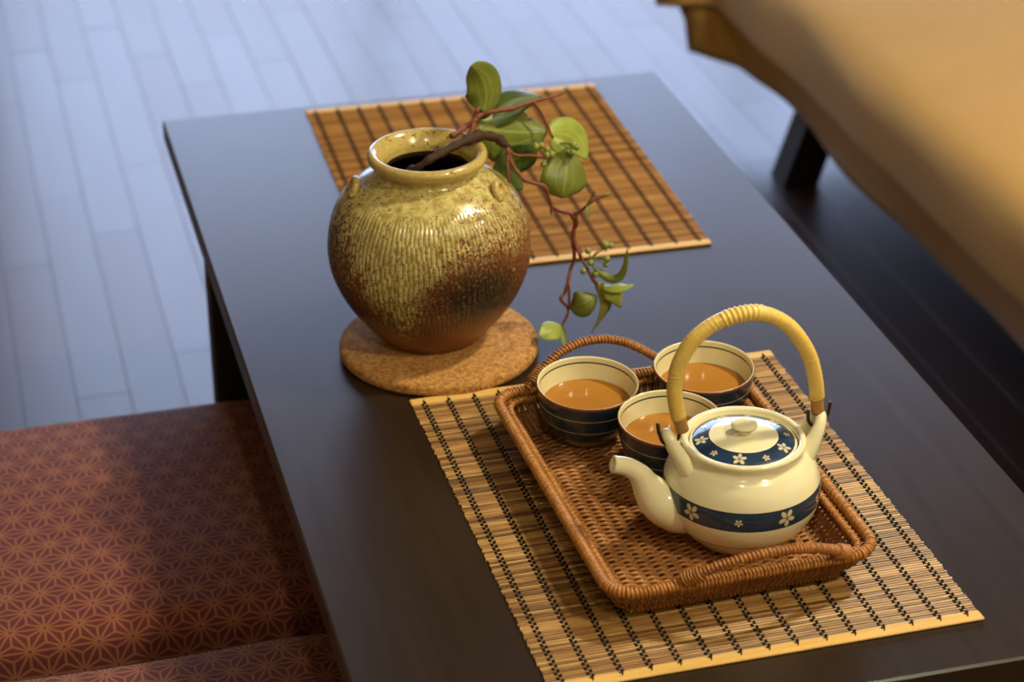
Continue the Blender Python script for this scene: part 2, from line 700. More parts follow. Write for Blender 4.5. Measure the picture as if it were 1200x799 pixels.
def tube(mb, pts, rad, sides=8, closed=False, caps=True, mi=0, flat=1.0):
    P, T, N, B = frames(pts, closed)
    n = len(P)
    R = np.full(n, rad) if np.isscalar(rad) else np.interp(np.linspace(0, 1, n), np.linspace(0, 1, len(rad)), rad)
    v = []
    for i in range(n):
        for k in range(sides):
            a = 2*PI*k/sides
            v.append(P[i]+R[i]*(N[i]*math.cos(a)*flat+B[i]*math.sin(a)))
    f = []
    for i in range(n if closed else n-1):
        j = (i+1) % n
        for k in range(sides):
            l = (k+1) % sides
            f.append((i*sides+k, i*sides+l, j*sides+l, j*sides+k))
    if caps and not closed:
        f.append(tuple(range(sides))[::-1])
        f.append(tuple((n-1)*sides+k for k in range(sides)))
    mb.add(v, f, mi)


def helix(mb, pts, off, r, pitch, sides=5, seg=9, closed=False, mi=0, jitter=0):
    """strand wound round a path"""
    P, T, N, B = frames(pts, closed)
    if closed:
        P2 = np.vstack([P, P[:1]])
        N, B = np.vstack([N, N[:1]]), np.vstack([B, B[:1]])
    else:
        P2 = P
    d = np.r_[0, np.cumsum(np.linalg.norm(np.diff(P2, axis=0), axis=1))]
    turns = max(1, round(d[-1]/pitch))
    m = turns*seg
    s = np.linspace(0, d[-1], m+1)
    out = []
    for k, q in enumerate(s):
        c = [np.interp(q, d, P2[:, a]) for a in range(3)]
        nn = np.array([np.interp(q, d, N[:, a]) for a in range(3)])
        bb = np.array([np.interp(q, d, B[:, a]) for a in range(3)])
        a = 2*PI*k/seg
        o = off*(1+jitter*math.sin(k*.37)*math.sin(k*.051))
        out.append(np.array(c)+o*(nn*math.cos(a)+bb*math.sin(a)))
    tube(mb, out, r, sides, False, True, mi)


def lathe(mb, prof, seg, matfn=None, cap0=True, cap1=True):
    n = len(prof)
    v = []
    for r, z in prof:
        for k in range(seg):
            a = 2*PI*k/seg
            v.append((r*math.sin(a), -r*math.cos(a), z))
    o = len(mb.v)
    mb.v.extend(v)
    for i in range(n-1):
        mi = matfn(i, (prof[i][0]+prof[i+1][0])/2, (prof[i][1]+prof[i+1][1])/2) if matfn else 0
        for k in range(seg):
            l = (k+1) % seg
            mb.f.append((o+i*seg+k, o+i*seg+l, o+(i+1)*seg+l, o+(i+1)*seg+k))
            mb.mi.append(mi)
    if cap0:
        mb.f.append(tuple(o+k for k in range(seg))[::-1])
        mb.mi.append(matfn(0, *prof[0]) if matfn else 0)
    if cap1:
        mb.f.append(tuple(o+(n-1)*seg+k for k in range(seg)))
        mb.mi.append(matfn(n-2, *prof[-1]) if matfn else 0)


def ball(mb, c, r, seg=12, rings=8, sc=(1, 1, 1), mi=0):
    v = [(c[0], c[1], c[2]-r*sc[2])]
    for i in range(1, rings):
        t = PI*i/rings
        for k in range(seg):
            a = 2*PI*k/seg
            v.append((c[0]+r*sc[0]*math.sin(t)*math.cos(a), c[1]+r*sc[1]*math.sin(t)*math.sin(a), c[2]-r*sc[2]*math.cos(t)))
    v.append((c[0], c[1], c[2]+r*sc[2]))
    f = []
    for k in range(seg):
        l = (k+1) % seg
        f.append((0, 1+l, 1+k))
        for i in range(rings-2):
            f.append((1+i*seg+k, 1+i*seg+l, 1+(i+1)*seg+l, 1+(i+1)*seg+k))
        f.append((1+(rings-2)*seg+k, 1+(rings-2)*seg+l, len(v)-1))
    mb.add(v, f, mi)


# ------------------------------------------------------------------ room
def struct(name, b, mat, parent=None):
    mb = MB()
    for q in b:
        box(mb, *q)
    o = mb.build(name, mat, parent, smooth=False)
    if not parent:
        o['kind'] = 'structure'
    return o


x0, x1, y0, y1, H = ROOM['x0'], ROOM['x1'], ROOM['y0'], ROOM['y1'], ROOM['h']
wt = .12
struct('wall_left', [(x0-wt, x0, y0-wt, y1+wt, 0, H)], 'plaster')
struct('wall_right', [(x1, x1+wt, y0-wt, y1+wt, 0, H)], 'plaster')
struct('wall_front', [(x0, x1, y0-wt, y0, 0, H)], 'plaster')
struct('wall_back', [(x0, WIN['x0'], y1, y1+wt, 0, H), (WIN['x1'], x1, y1, y1+wt, 0, H),
                     (WIN['x0'], WIN['x1'], y1, y1+wt, 0, WIN['z0']), (WIN['x0'], WIN['x1'], y1, y1+wt, WIN['z1'], H)], 'plaster')
struct('ceiling', [(x0-wt, x1+wt, y0-wt, y1+wt, H, H+.1)], 'ceiling_paint')
fl = struct('floor', [(x0-wt, x1+wt, y0-wt, y1+wt, -.1, -.006)], 'floor_rest')
fl['label'] = 'dark brown wooden plank floor'

w = empty('window_1', ((WIN['x0']+WIN['x1'])/2, y1+.06, WIN['z0']))
w['kind'] = 'structure'
ww, wh = (WIN['x1']-WIN['x0'])/2, WIN['z1']-WIN['z0']
mb = MB()
box(mb, -ww, ww, -.04, .04, 0, .04); box(mb, -ww, ww, -.04, .04, wh-.04, wh)
box(mb, -ww, -ww+.04, -.04, .04, .04, wh-.04); box(mb, ww-.04, ww, -.04, .04, .04, wh-.04)
mb.build('window_frame', 'window_wood', w, False)
nb = 3
for i in range(1, nb):
    mb = MB()
    xx = -ww+2*ww*i/nb
    box(mb, xx-.02, xx+.02, -.035, .035, .04, wh-.04)
    mb.build('mullion', 'window_wood', w, False)
for i in range(nb):
    mb = MB()
    a, b = -ww+2*ww*i/nb, -ww+2*ww*(i+1)/nb
    box(mb, a+(.041 if i == 0 else .021), b-(.041 if i == nb-1 else .021), -.002, .002, .041, wh-.041)
    mb.build('pane', 'window_glass', w, False)

# floor boards: 65 mm wide, staggered, running along the table
PW, PL = .0655, .62
vars_ = []
for i in range(3):
    mb = MB()
    box(mb, -PW/2+.0001, PW/2-.0001, -PL/2+.0001, PL/2-.0001, -.006, 0, .0005)
    vars_.append(mb.mesh('plank', 'floor_board', False))
nx = 44
for i in range(nx):
    X0 = -.62+i*PW
    off = [0, .37, .13, .51, .25][i % 5]*PL
    for j in range(7):
        Y0 = .73+off+j*PL
        if Y0+PL/2 > y1-.02 or (j == 6):
            continue
        p = obj('plank', vars_[(i+j) % 3], fl, (X0+PW/2, Y0, random.uniform(-.0006, .0)))

# ------------------------------------------------------------------ table
T = .38
tx0, tx1, ty0, ty1 = .2275, .8205, 1.239, 2.45
tb = empty('low_table', ((tx0+tx1)/2, (ty0+ty1)/2, 0))
tag(tb, 'low dark brown lacquered wooden table with tray and vase on it', 'table')
cxT, cyT = (tx0+tx1)/2, (ty0+ty1)/2
mb = MB()
box(mb, tx0-cxT, tx1-cxT, ty0-cyT, ty1-cyT, T-.024, T, .0018)
mb.build('tabletop', 'table_lacquer', tb, False)
for yy in (2.14, 1.266):
    mb = MB()
    box(mb, .2315-cxT, .8165-cxT, yy-.018-cyT, yy+.018-cyT, 0, T-.024, .002)
    mb.build('leg', 'black_wood', tb, False)
mb = MB()
box(mb, -.02, .02, 1.285-cyT, 2.121-cyT, T-.085, T-.0245, .002)
mb.build('stretcher', 'black_wood', tb, False)


# ------------------------------------------------------------------ placemats
def placemat(loc, rz, W, Lh, bam, thread, label, ncord):
    root = empty('bamboo_placemat', loc, rz)
    tag(root, label, 'placemat', 'woven bamboo placemats')
    strip = .0105
    pitch = .0031
    n = int((Lh-2*strip)/pitch)
    span = n*pitch
    meshes = []
    for k in range(5):
        mb = MB()
        rows = 12
        wv = .00148
        v = []
        for i in range(rows+1):
            x = -W/2+W*i/rows
            dy = .00022*math.sin(i*1.3+k*2)
            dz = .00012*math.sin(i*2.1+k)
            for (a, b) in ((-wv, 0), (-wv*.75, .0011), (0, .0016), (wv*.75, .0011), (wv, 0)):
                v.append((x, a+dy, .0003+b+dz*(b > 0)))
        f = []
        for i in range(rows):
            for q in range(4):
                f.append((i*5+q, (i+1)*5+q, (i+1)*5+q+1, i*5+q+1))
            f.append((i*5+4, (i+1)*5+4, (i+1)*5, i*5))
        f.append((0, 1, 2, 3, 4)); f.append(tuple(rows*5+q for q in (4, 3, 2, 1, 0)))
        mb.add(v, f)
        meshes.append(mb.mesh('slat', bam, False))
    for i in range(n):
        o = obj('slat', meshes[random.randrange(5)], root,
                (random.uniform(-.0008, .0008), -span/2+pitch*(i+.5), random.uniform(0, .0002)))
        o.rotation_euler = (0, 0, random.uniform(-.0008, .0008)+(PI if random.random() < .5 else 0))
    mb = MB()
    box(mb, -W/2-.0005, W/2+.0005, -strip/2, strip/2, .0002, .0026, .0008)
    me = mb.mesh('end_strip', 'bamboo_strip', False)
    for s in (-1, 1):
        obj('end_strip', me, root, (0, s*(span/2+strip/2), 0))
    # stitched cords: two threads passing over alternate slats
    mb = MB()
    for i in range(-1, n+1):
        y = -span/2+pitch*(i+.5)
        s = -1 if i % 2 else 1
        x = s*.00150
        l, wd = pitch*.66, .00135
        v, f = [], []
        sh = s*.0005
        for (yy, zz, q) in ((-l, .0006, .7), (-l*.5, .0024, 1), (l*.5, .0024, 1), (l, .0006, .7)):
            t = yy/l
            v += [(x-wd*q+sh*t, y+yy, zz*.8), (x-wd*.4*q+sh*t, y+yy, zz+.0004), (x+wd*.4*q+sh*t, y+yy, zz+.0004), (x+wd*q+sh*t, y+yy, zz*.8)]
        for a in range(3):
            for b in range(3):
                f.append((a*4+b, a*4+b+1, (a+1)*4+b+1, (a+1)*4+b))
        mb.add(v, f)
    # the tail that ties off on the end strips
    for s in (-1, 1):
        tube(mb, [(0, s*span/2, .0026), (.0004, s*(span/2+.003), .0031), (.0008*s, s*(span/2+.0055), .0028)], [.0009, .0007, .0004], 5)
    me = mb.mesh('cord', thread, True)
    for i in range(ncord):
        x = -W/2+.0105+(W-.021)*i/(ncord-1)
        obj('cord', me, root, (x+random.uniform(-.0006, .0006), 0, 0), random.uniform(-.0015, .0015))
    return root


placemat((.534, 1.5125, T), .0125, .343, .449, 'bamboo', 'black_thread',
         'bamboo slat placemat with black stitching lying under the wicker tray', 15)
placemat((.559, 2.2025, T), -.020, .345, .456, 'bamboo_far', 'brown_thread',
         'bamboo slat placemat with bare top lying behind the vase', 14)

# ------------------------------------------------------------------ cork coaster
mb = MB()
R_, h_ = .0925, .0125
prof = [(.0005, 0), (R_-.004, 0), (R_-.0012, .0015), (R_, .004), (R_, .0085), (R_-.0012, .011), (R_-.004, h_), (R_-.03, h_), (.0005, h_)]
lathe(mb, prof, 72)
tag(mb.build('cork_coaster', 'cork', None, True, (.4075, 1.8235, T)), 'round cork coaster under the glazed vase', 'coaster')

# ------------------------------------------------------------------ vase
VX, VY, VZ = .4035, 1.837, T+h_
va = empty('ceramic_vase', (VX, VY, VZ), -.217)
tag(va, 'round stoneware vase with yellow ash glaze and two small lugs', 'vase')
outer = [(.0005, .0), (.044, .0), (.0462, .0012), (.0500, .006), (.0600, .016), (.0715, .031), (.0830, .050), (.0905, .070), (.0930, .088),
         (.0915, .108), (.0865, .126), (.0770, .142), (.0640, .1535), (.0530, .1600), (.0470, .1640), (.0462, .1680), (.0490, .1718)]
outer = [tuple(p) for p in spline(outer[:2], 1)]+[tuple(p) for p in spline(outer[2:], 8)]
mb = MB()
lathe(mb, outer, 160, None, True, False)
mb.build('body', 'vase', va)
mb = MB()
rim = spline([(.0486, .1712), (.0528, .1750), (.0542, .1790), (.0531, .1826), (.0500, .1845), (.0466, .1832), (.0430, .1790), (.0394, .1730), (.0382, .1670)], 5)
lathe(mb, [tuple(p) for p in rim], 96, None, False, False)
mb.build('rim', 'vase_glaze', va)
mb = MB()
inn = spline([(.0383, .1672), (.0410, .160), (.062, .146), (.084, .11), (.083, .075), (.055, .025), (.0005, .012)], 5)
lathe(mb, [tuple(p) for p in inn], 64, None, False, False)
mb.build('inner_wall', 'vase_inside', va)
for ang in (-1.42, 1.22):
    # small clay loop pressed on the shoulder
    lug = MB()
    r_, z_ = .0690, .1505
    pts = [(-.0085, -.004, -.001), (-.0075, .004, .002), (-.003, .0088, .0048), (.003, .0088, .0048), (.0075, .004, .002), (.0085, -.004, -.001)]
    tube(lug, spline(pts, 5), [.0030, .0036, .0036, .0030], 8)
    pad = [(-.0065, -.005, .0008), (.0065, -.005, .0008), (.0075, .0035, .0012), (0, .007, .0018), (-.0075, .0035, .0012)]
    lug.add([(x, y, z+.0012) for x, y, z in pad]+[(x, y, -.004) for x, y, z in pad],
            [(0, 1, 2, 3, 4)]+[(i, (i+1) % 5+0, (i+1) % 5+5, i+5)[::-1] for i in range(5)])
    o = lug.build('lug', 'vase_glaze', va)
    # frame: local y follows the shoulder upward/inward, z outward
    nrm = Vector((math.sin(ang)*.62, -math.cos(ang)*.62, .78)).normalized()
    upv = Vector((-math.sin(ang)*.78, math.cos(ang)*.78, .62)).normalized()
    sd = upv.cross(nrm)
    o.matrix_local = Matrix(((sd.x, upv.x, nrm.x, math.sin(ang)*r_), (sd.y, upv.y, nrm.y, -math.cos(ang)*r_), (sd.z, upv.z, nrm.z, z_), (0, 0, 0, 1)))

# ------------------------------------------------------------------ leafy branch
BR = empty('leafy_branch', (.50, 1.83, T))
tag(BR, 'leafy green vine branch with red twigs and berries standing in the vase', 'branch')
BO = np.array([.50, 1.83, T])


def branch(name, pts, rad, mat, sub=4, knots=0):
    mb = MB()
    q = [np.array(p)-BO for p in pts]
    s = spline(q, sub)
    rr = np.interp(np.linspace(0, 1, len(s)), np.linspace(0, 1, len(rad)), rad)
    if knots:
        rr = rr*(1+.16*np.sin(np.arange(len(s))*1.7)+.12*np.sin(np.arange(len(s))*.6+1))
    tube(mb, s, list(rr), 7)
    return mb.build(name, mat, BR)


branch('main_stem', [(.368, 1.815, .470), (.374, 1.821, .525), (.3834, 1.8259, .5600), (.3905, 1.8175, .5690), (.4012, 1.8150, .5770), (.4190, 1.8230, .5810), (.4385, 1.8350, .5825), (.4550, 1.8450, .5815),
                     (.4698, 1.8450, .5772), (.4748, 1.8400, .5737), (.4799, 1.8350, .5710)], [.0030, .0032, .0034, .0036, .0038, .0046, .0050, .0048, .0042, .0022], 'bark', 5, 1)
TW = [
    ([(.4282, 1.8500, .5815), (.4390, 1.8550, .5841), (.4458, 1.8600, .5864), (.4530, 1.8600, .5906), (.4598, 1.8650, .5928), (.4695, 1.8650, .5951), (.4908, 1.8700, .5942), (.5018, 1.8750, .5944),
      (.5137, 1.8800, .5946), (.5273, 1.8850, .5946), (.5386, 1.8900, .5940), (.5474, 1.8950, .5945)], [.0023, .0026, .0022, .0018, .0016, .0010]),
    ([(.4470, 1.852, .5790), (.4500, 1.856, .5850), (.4540, 1.861, .5925), (.4560, 1.862, .5990), (.4590, 1.864, .6010)], [.0024, .0026, .0022, .0014]),
    ([(.5137, 1.8800, .5946), (.5197, 1.8750, .5858), (.5240, 1.8700, .5755), (.5284, 1.8650, .5626)], [.0014, .0012, .0012, .0010]),
    ([(.4767, 1.8350, .5715), (.4793, 1.8300, .5589), (.4836, 1.8250, .5513), (.4894, 1.8200, .5444), (.4990, 1.8200, .5399), (.5070, 1.8200, .5364), (.5103, 1.8200, .5301), (.5152, 1.8200, .5159),
      (.5225, 1.8200, .5099), (.5306, 1.8200, .5072), (.5356, 1.8200, .5040)], [.0022, .0020, .0018, .0021, .0017, .0018, .0024]),
    ([(.4767, 1.8350, .5695), (.4855, 1.8350, .5629), (.4988, 1.8400, .5593), (.5123, 1.8450, .5540), (.5218, 1.8500, .5483)], [.0017, .0013, .0012]),
    ([(.4775, 1.8350, .5680), (.4748, 1.8250, .5574), (.4750, 1.8200, .5435)], [.0015, .0012, .0016]),
    ([(.5150, 1.8200, .5165), (.5140, 1.8190, .5120), (.5138, 1.8185, .5080)], [.0014, .0012, .0008]),
    ([(.5356, 1.8200, .5040), (.5422, 1.8150, .5106), (.5479, 1.8100, .5189), (.5567, 1.8100, .5238), (.5640, 1.8100, .5255)], [.0018, .0014, .0015, .0009]),
    ([(.5356, 1.8200, .5040), (.5381, 1.8200, .4959), (.5357, 1.8200, .4867), (.5358, 1.8200, .4754), (.5368, 1.8200, .4595), (.5336, 1.8200, .4494), (.5298, 1.8150, .4408), (.5257, 1.8120, .4295),
      (.5210, 1.8100, .4248), (.5263, 1.8080, .4171), (.5274, 1.8060, .4117), (.5236, 1.8040, .4052), (.5189, 1.8020, .3988)], [.0030, .0025, .0019, .0016, .0018, .0014, .0013, .0012]),
    ([(.5366, 1.8200, .4779), (.5396, 1.8100, .4665), (.5448, 1.8050, .4550), (.5492, 1.8000, .4454), (.5533, 1.8000, .4405), (.5590, 1.7990, .4400)], [.0019, .0016, .0014, .0013]),
    ([(.5282, 1.8060, .4152), (.5287, 1.8080, .4292), (.5306, 1.8150, .4407)], [.0012, .0014, .0014]),
]
for p, r in TW:
    branch('twig', p, r, 'red_twig', 4, 1)


def leaf(b, m, t, width, mat, nh=(0, -.8, .6), cup=.25, twist=0.0, shape=(1.0, .9)):
    """ovate leaf on a curved spine from base b by m to tip t"""
    nl, nw = 18, 8
    b, m, t = [np.array(q, float)-BO for q in (b, m, t)]
    c = 2*m-(b+t)/2
    mb = MB()
    nh = np.array(nh, float)
    V, UV = [], []
    for i in range(nl+1):
        u = i/nl
        p = (1-u)**2*b+2*u*(1-u)*c+u*u*t
        tg = 2*(1-u)*(c-b)+2*u*(t-c)
        tg /= np.linalg.norm(tg)
        a = twist*(u-.5)
        sd = np.cross(tg, nh)
        sd /= np.linalg.norm(sd)
        nn = np.cross(sd, tg)
        sd, nn = sd*math.cos(a)+nn*math.sin(a), nn*math.cos(a)-sd*math.sin(a)
        w_ = width/2*1.04*(math.sin(PI*min(1, u**.80*.985+.012))**.62)*(1-.10*u)
        w_ = max(w_, .0003)
        for k in range(nw+1):
            s = 2*k/nw-1
            h = (-abs(s)**1.3*cup*width*.5+.05*width*math.sin(u*7+s*2)*abs(s))*min(1, w_/(width*.3))
            V.append(p+sd*w_*s-nn*h*-1)
            UV.append((u, k/nw))
    Fc = [(i*(nw+1)+k, i*(nw+1)+k+1, (i+1)*(nw+1)+k+1, (i+1)*(nw+1)+k) for i in range(nl) for k in range(nw)]
    mb.add(V, Fc)
    me = mb.mesh('leaf', mat)
    uvl = me.uv_layers.new(name='UVMap')
    for lp in me.loops:
        uvl.data[lp.index].uv = UV[lp.vertex_index]
    o = obj('leaf', me, BR)
    sm = o.modifiers.new('thickness', 'SOLIDIFY')
    sm.thickness = .0004
    return o


leaf([.4623, 1.865, .5951], [.4665, 1.87, .6180], [.4510, 1.86, .6437], .040, 'leaf_mid', (.25, -.9, .1), .28)
leaf([.4637, 1.868, .5799], [.4921, 1.884, .5950], [.5241, 1.888, .5955], .030, 'leaf_dark', (-.1, -.55, .75), .35)
leaf([.4572, 1.862, .5829], [.4918, 1.872, .5707], [.527, 1.88, .564], .058, 'leaf_mid', (-.1, -.85, .55), .22)
leaf([.4774, 1.85, .5609], [.4863, 1.86, .537], [.4985, 1.86, .5167], .034, 'leaf_dark', (.2, -.8, .5), .2)
leaf([.5000, 1.862, .5609], [.4983, 1.866, .545], [.4935, 1.866, .5317], .030, 'leaf_dark', (.0, -.8, .6), .2)
leaf([.5284, 1.872, .5640], [.5542, 1.885, .552], [.5651, 1.88, .5306], .034, 'leaf_light', (.25, -.8, .4), .2)
leaf([.5292, 1.865, .5637], [.5327, 1.86, .5574], [.5391, 1.857, .5484], .014, 'leaf_light', (.1, -.8, .5), .3)
leaf([.5300, 1.835, .5150], [.5337, 1.84, .5355], [.5414, 1.858, .5550], .046, 'leaf_mid', (.1, -.75, .6), .2)
leaf([.5455, 1.81, .5149], [.5487, 1.805, .5261], [.5504, 1.8, .5349], .0064, 'leaf_mid', (.6, -.7, .2))
leaf([.5471, 1.81, .5173], [.5457, 1.805, .5129], [.5426, 1.8, .5083], .0072, 'leaf_mid', (.6, -.7, .3))
leaf([.5567, 1.81, .5238], [.5632, 1.81, .5256], [.5697, 1.81, .5266], .0046, 'leaf_olive', (0, -.8, .5))
leaf([.5481, 1.8, .4605], [.5702, 1.79, .4492], [.5767, 1.785, .4812], .0085, 'leaf_mid', (0, -.9, .3), .3)
leaf([.5583, 1.8, .4399], [.5668, 1.785, .4440], [.5824, 1.78, .4463], .013, 'leaf_light', (0, -.3, .9), .4)
leaf([.5600, 1.8, .4398], [.5673, 1.785, .4376], [.5724, 1.785, .4207], .022, 'leaf_light', (.2, -.8, .5), .4)
leaf([.529, 1.806, .416], [.5389, 1.795, .4253], [.5527, 1.8, .43], .0255, 'leaf_mid', (-.1, -.85, .45), .15)
leaf([.5508, 1.8, .4426], [.5605, 1.79, .4241], [.5437, 1.785, .3986], .014, 'leaf_olive', (.4, -.8, .4), .35, 1.4)
leaf([.5189, 1.802, .4015], [.5065, 1.79, .404], [.4929, 1.785, .4027], .021, 'leaf_light', (0, -.7, .7), .2)
leaf([.5197, 1.802, .4023], [.5195, 1.795, .3942], [.5187, 1.78, .3869], .0085, 'leaf_mid', (.3, -.8, .4), .3)
BER = [(.5080, 1.8500, .5625), (.5128, 1.8500, .5633), (.5185, 1.8500, .5588), (.5226, 1.8500, .5533), (.5169, 1.8450, .5556), (.5137, 1.8450, .5466), (.5437, 1.8500, .5600), (.5470, 1.8500, .5575),
       (.5421, 1.8460, .5546), (.5605, 1.8000, .4798), (.5659, 1.8000, .4782), (.5439, 1.8000, .4758), (.5620, 1.8000, .4657), (.5613, 1.8000, .4596), (.5400, 1.8000, .4554), (.5515, 1.8000, .4513), (.5465, 1.8000, .4633)]
for i, p in enumerate(BER):
    hub = (.5205, 1.8500, .5490) if i < 6 else ((.5330, 1.857, .5600) if i < 9 else (.5470, 1.8010, .4670))
    mid = [(hub[k]+p[k])/2+(0, 0, .0015)[k] for k in range(3)]
    branch('stalk', [hub, mid, p], [.0007, .0006, .0006], 'berry', 3)
    mb = MB()
    ball(mb, np.array(p)-BO, .0030+.0006*(i % 3 == 0), 12, 8)
    mb.build('berry', 'berry', BR)

# ------------------------------------------------------------------ wicker tray
TRZ = T+.0029
tray = empty('wicker_tray', (.5315, 1.505, TRZ), .03)
tag(tray, 'rectangular woven wicker tray with two looped handles carrying the tea set', 'tray')


def rrect(hx, hy, r, z, n=56):
    """rounded rectangle path, same parametrisation for every size"""
    out = []
    for ci, (sx, sy, a0) in enumerate(((1, -1, -PI/2), (1, 1, 0), (-1, 1, PI/2), (-1, -1, PI))):
        for k in range(9):
            a = a0+PI/2*k/8
            out.append((sx*(hx-r)+r*math.cos(a), sy*(hy-r)+r*math.sin(a), z))
    out = np.array(out)
    return out


def resample(P, n):
    P2 = np.vstack([P, P[:1]])
    d = np.r_[0, np.cumsum(np.linalg.norm(np.diff(P2, axis=0), axis=1))]
    s = np.linspace(0, d[-1], n, endpoint=False)
    return np.stack([np.interp(s, d, P2[:, a]) for a in range(3)], 1)


HX, HY, RZ_ = .1085, .1605, .0345
BX, BY, BZ = .090, .136, .0045
NS = 336
top = rrect(HX, HY, .022, RZ_)
bot = rrect(BX, BY, .016, .003)
# same parameter on both loops so that strands run straight up the flare
par = np.r_[0, np.cumsum(np.linalg.norm(np.diff(np.vstack([top, top[:1]]), axis=0), axis=1))]
sp = np.linspace(0, par[-1], NS, endpoint=False)
def along(Q): return np.stack([np.interp(sp, par, np.r_[Q[:, a], Q[:1, a]]) for a in range(3)], 1)
TP, BP = along(top), along(bot)
outd = TP-BP
outd[:, 2] = 0
outd /= np.linalg.norm(outd, axis=1)[:, None]
mb = MB()
hs = [0, .17, .33, .5, .67, .83, 1.0]
for i in range(NS):
    sgn = 1 if i % 2 else -1
    pts = []
    for j, h in enumerate(hs):
        bulge = sgn*.0014*math.sin(h*PI*3) + .004*math.sin(h*PI)
        pts.append(BP[i]*(1-h)+TP[i]*h+outd[i]*bulge)
    tube(mb, pts, .0014, 5, caps=False)
o = mb.build('woven_wall', 'wicker', tray)
o['kind'] = 'stuff'
for h in (.17, .5, .83):
    mb = MB()
    c = BP*(1-h)+TP*h+outd*(.004*math.sin(h*PI))
    tube(mb, c[::2], .0013, 6, closed=True)
    mb.build('wall_rod', 'wicker', tray)
# rim: rod bound with cane
mb = MB()
rimp = resample(top, 140)
tube(mb, rimp, .0034, 8, closed=True)
helix(mb, rimp, .0034, .0016, .0031, 5, 9, closed=True, jitter=.12)
mb.build('rim', 'wicker_rim', tray)
mb = MB()
r2 = resample(rrect(HX-.0085, HY-.0085, .016, RZ_-.0045), 140)
helix(mb, r2, .0022, .0013, .0034, 5, 8, closed=True, jitter=.15)
tube(mb, r2, .0022, 6, closed=True)
mb.build('inner_binding', 'wicker_rim', tray)
mb = MB()
r3 = resample(rrect(BX+.002, BY+.002, .016, .0036), 140)
helix(mb, r3, .0020, .0013, .0034, 5, 8, closed=True, jitter=.15)
tube(mb, r3, .0018, 6, closed=True)
mb.build('foot_binding', 'wicker_rim', tray)
# base weave
mb = MB()
SP = .0105
ns = int(2*BX/SP)
pitch = .0031
nw = int(2*BY/pitch)
for j in range(nw):
    y = -BY+pitch*(j+.5)
    pts = []
    K = ns*6
    for k in range(K+1):
        x = -BX+.001+(2*BX-.002)*k/K
        ph = PI*(x/SP)+(PI if j % 2 else 0)
        pts.append((x, y+.0004*math.sin(x*90+j*1.7)+.0005*math.sin(ph*.5), BZ+.0015*math.sin(ph)))
    tube(mb, pts, .00185, 5, caps=False)
o = mb.build('woven_base', 'wicker', tray)
o['kind'] = 'stuff'
for i in range(ns+1):
    x = (i-ns//2)*SP+SP/2*(0)
    if abs(x) > BX-.004: continue
    mb = MB()
    for dx in (-.0016, .0016):
        tube(mb, [(x+dx, -BY, BZ), (x+dx, 0, BZ), (x+dx, BY, BZ)], .0014, 6)
    mb.build('stake', 'wicker', tray)


def tray_handle(cx_, sy, w_, apex, lean):
    mb = MB()
    pts = []
    for k in range(25):
        q = k/24
        s = 2*q-1
        e = (1-abs(s)**2.2)
        e = e**1.15
        pts.append((cx_+w_*s, sy*(HY-.001+lean*e), RZ_+.003+(apex-RZ_-.003)*e))
    tube(mb, pts, .0033, 8)
    helix(mb, pts, .0031, .0014, .0031, 5, 9, jitter=.1)
    o = mb.build('handle', 'wicker_handle', tray)
    for q in (1, 22):
        mb = MB()
        helix(mb, pts[q:q+3], .0052, .0012, .0024, 5, 9)
        mb.build('binding', 'wicker_rim', o)


tray_handle(.012, -1, .070, .064, .020)
tray_handle(-.012, 1, .066, .064, .020)

# ------------------------------------------------------------------ teacups
CUPZ = TRZ+BZ+.0034


def cup_proto():
    root = empty('teacup', (0, 0, 0))
    oprof = spline([(.0200, 0), (.0212, .0006), (.0214, .0046), (.0246, .0066), (.0318, .0112), (.0376, .0200), (.0410, .0310), (.0428, .0420), (.0438, .0505)], 10)
    mb = MB()
    def mf(i, r, z):
        if z > .0494: return 1
        for a, b in ((.0375, .0386), (.0245, .0257), (.0128, .0138)):
            if a < z < b: return 2
        if z < .005: return 2
        return 0
    lathe(mb, [tuple(p) for p in oprof], 96, mf, True, False)
    mb.build('outer_wall', ['cup_navy', 'cup_lip', 'cup_stripe'], root)
    mb = MB()
    lip = spline([(.0438, .0504), (.0439, .0514), (.0432, .0521), (.0424, .0519), (.0418, .0510)], 4)
    lathe(mb, [tuple(p) for p in lip], 96, lambda i, r, z: 0 if i < 9 else 1, False, False)
    mb.build('lip', ['cup_lip', 'cup_inside'], root)
    mb = MB()
    ip = spline([(.0418, .0511), (.0412, .0470), (.0400, .0400), (.0380, .0310), (.0340, .0210), (.0270, .0125), (.0150, .0085), (.0005, .0080)], 12)
    lathe(mb, [tuple(p) for p in ip], 96, lambda i, r, z: 1 if .0462 < z < .0476 else 0, False, False)
    mb.build('inner_wall', ['cup_inside', 'cup_ring'], root)
    mb = MB()
    lv, rl = .0315, .03815
    lathe(mb, [(.0005, lv), (rl*.5, lv), (rl-.002, lv), (rl, lv+.0006)][::-1], 64, None, False, True)
    mb.build('tea', 'tea', root)
    return root


cup = cup_proto()
cupsp = [((.4905, 1.6215), 'blue striped teacup of tea closest to the vase and cork coaster'),
         ((.5955, 1.6235), 'blue striped teacup of tea farthest from the vase and from the teapot spout'),
         ((.5395, 1.5465), 'blue striped teacup of tea close against the teapot, between the other two cups')]
for i, ((cx_, cy_), lb) in enumerate(cupsp):
    o = cup if i == 0 else copy_tree(cup)
    o.location = (cx_, cy_, CUPZ)
    o.rotation_euler = (.05, 0, 0)
    tag(o, lb, 'teacup', 'teacups on the tray')

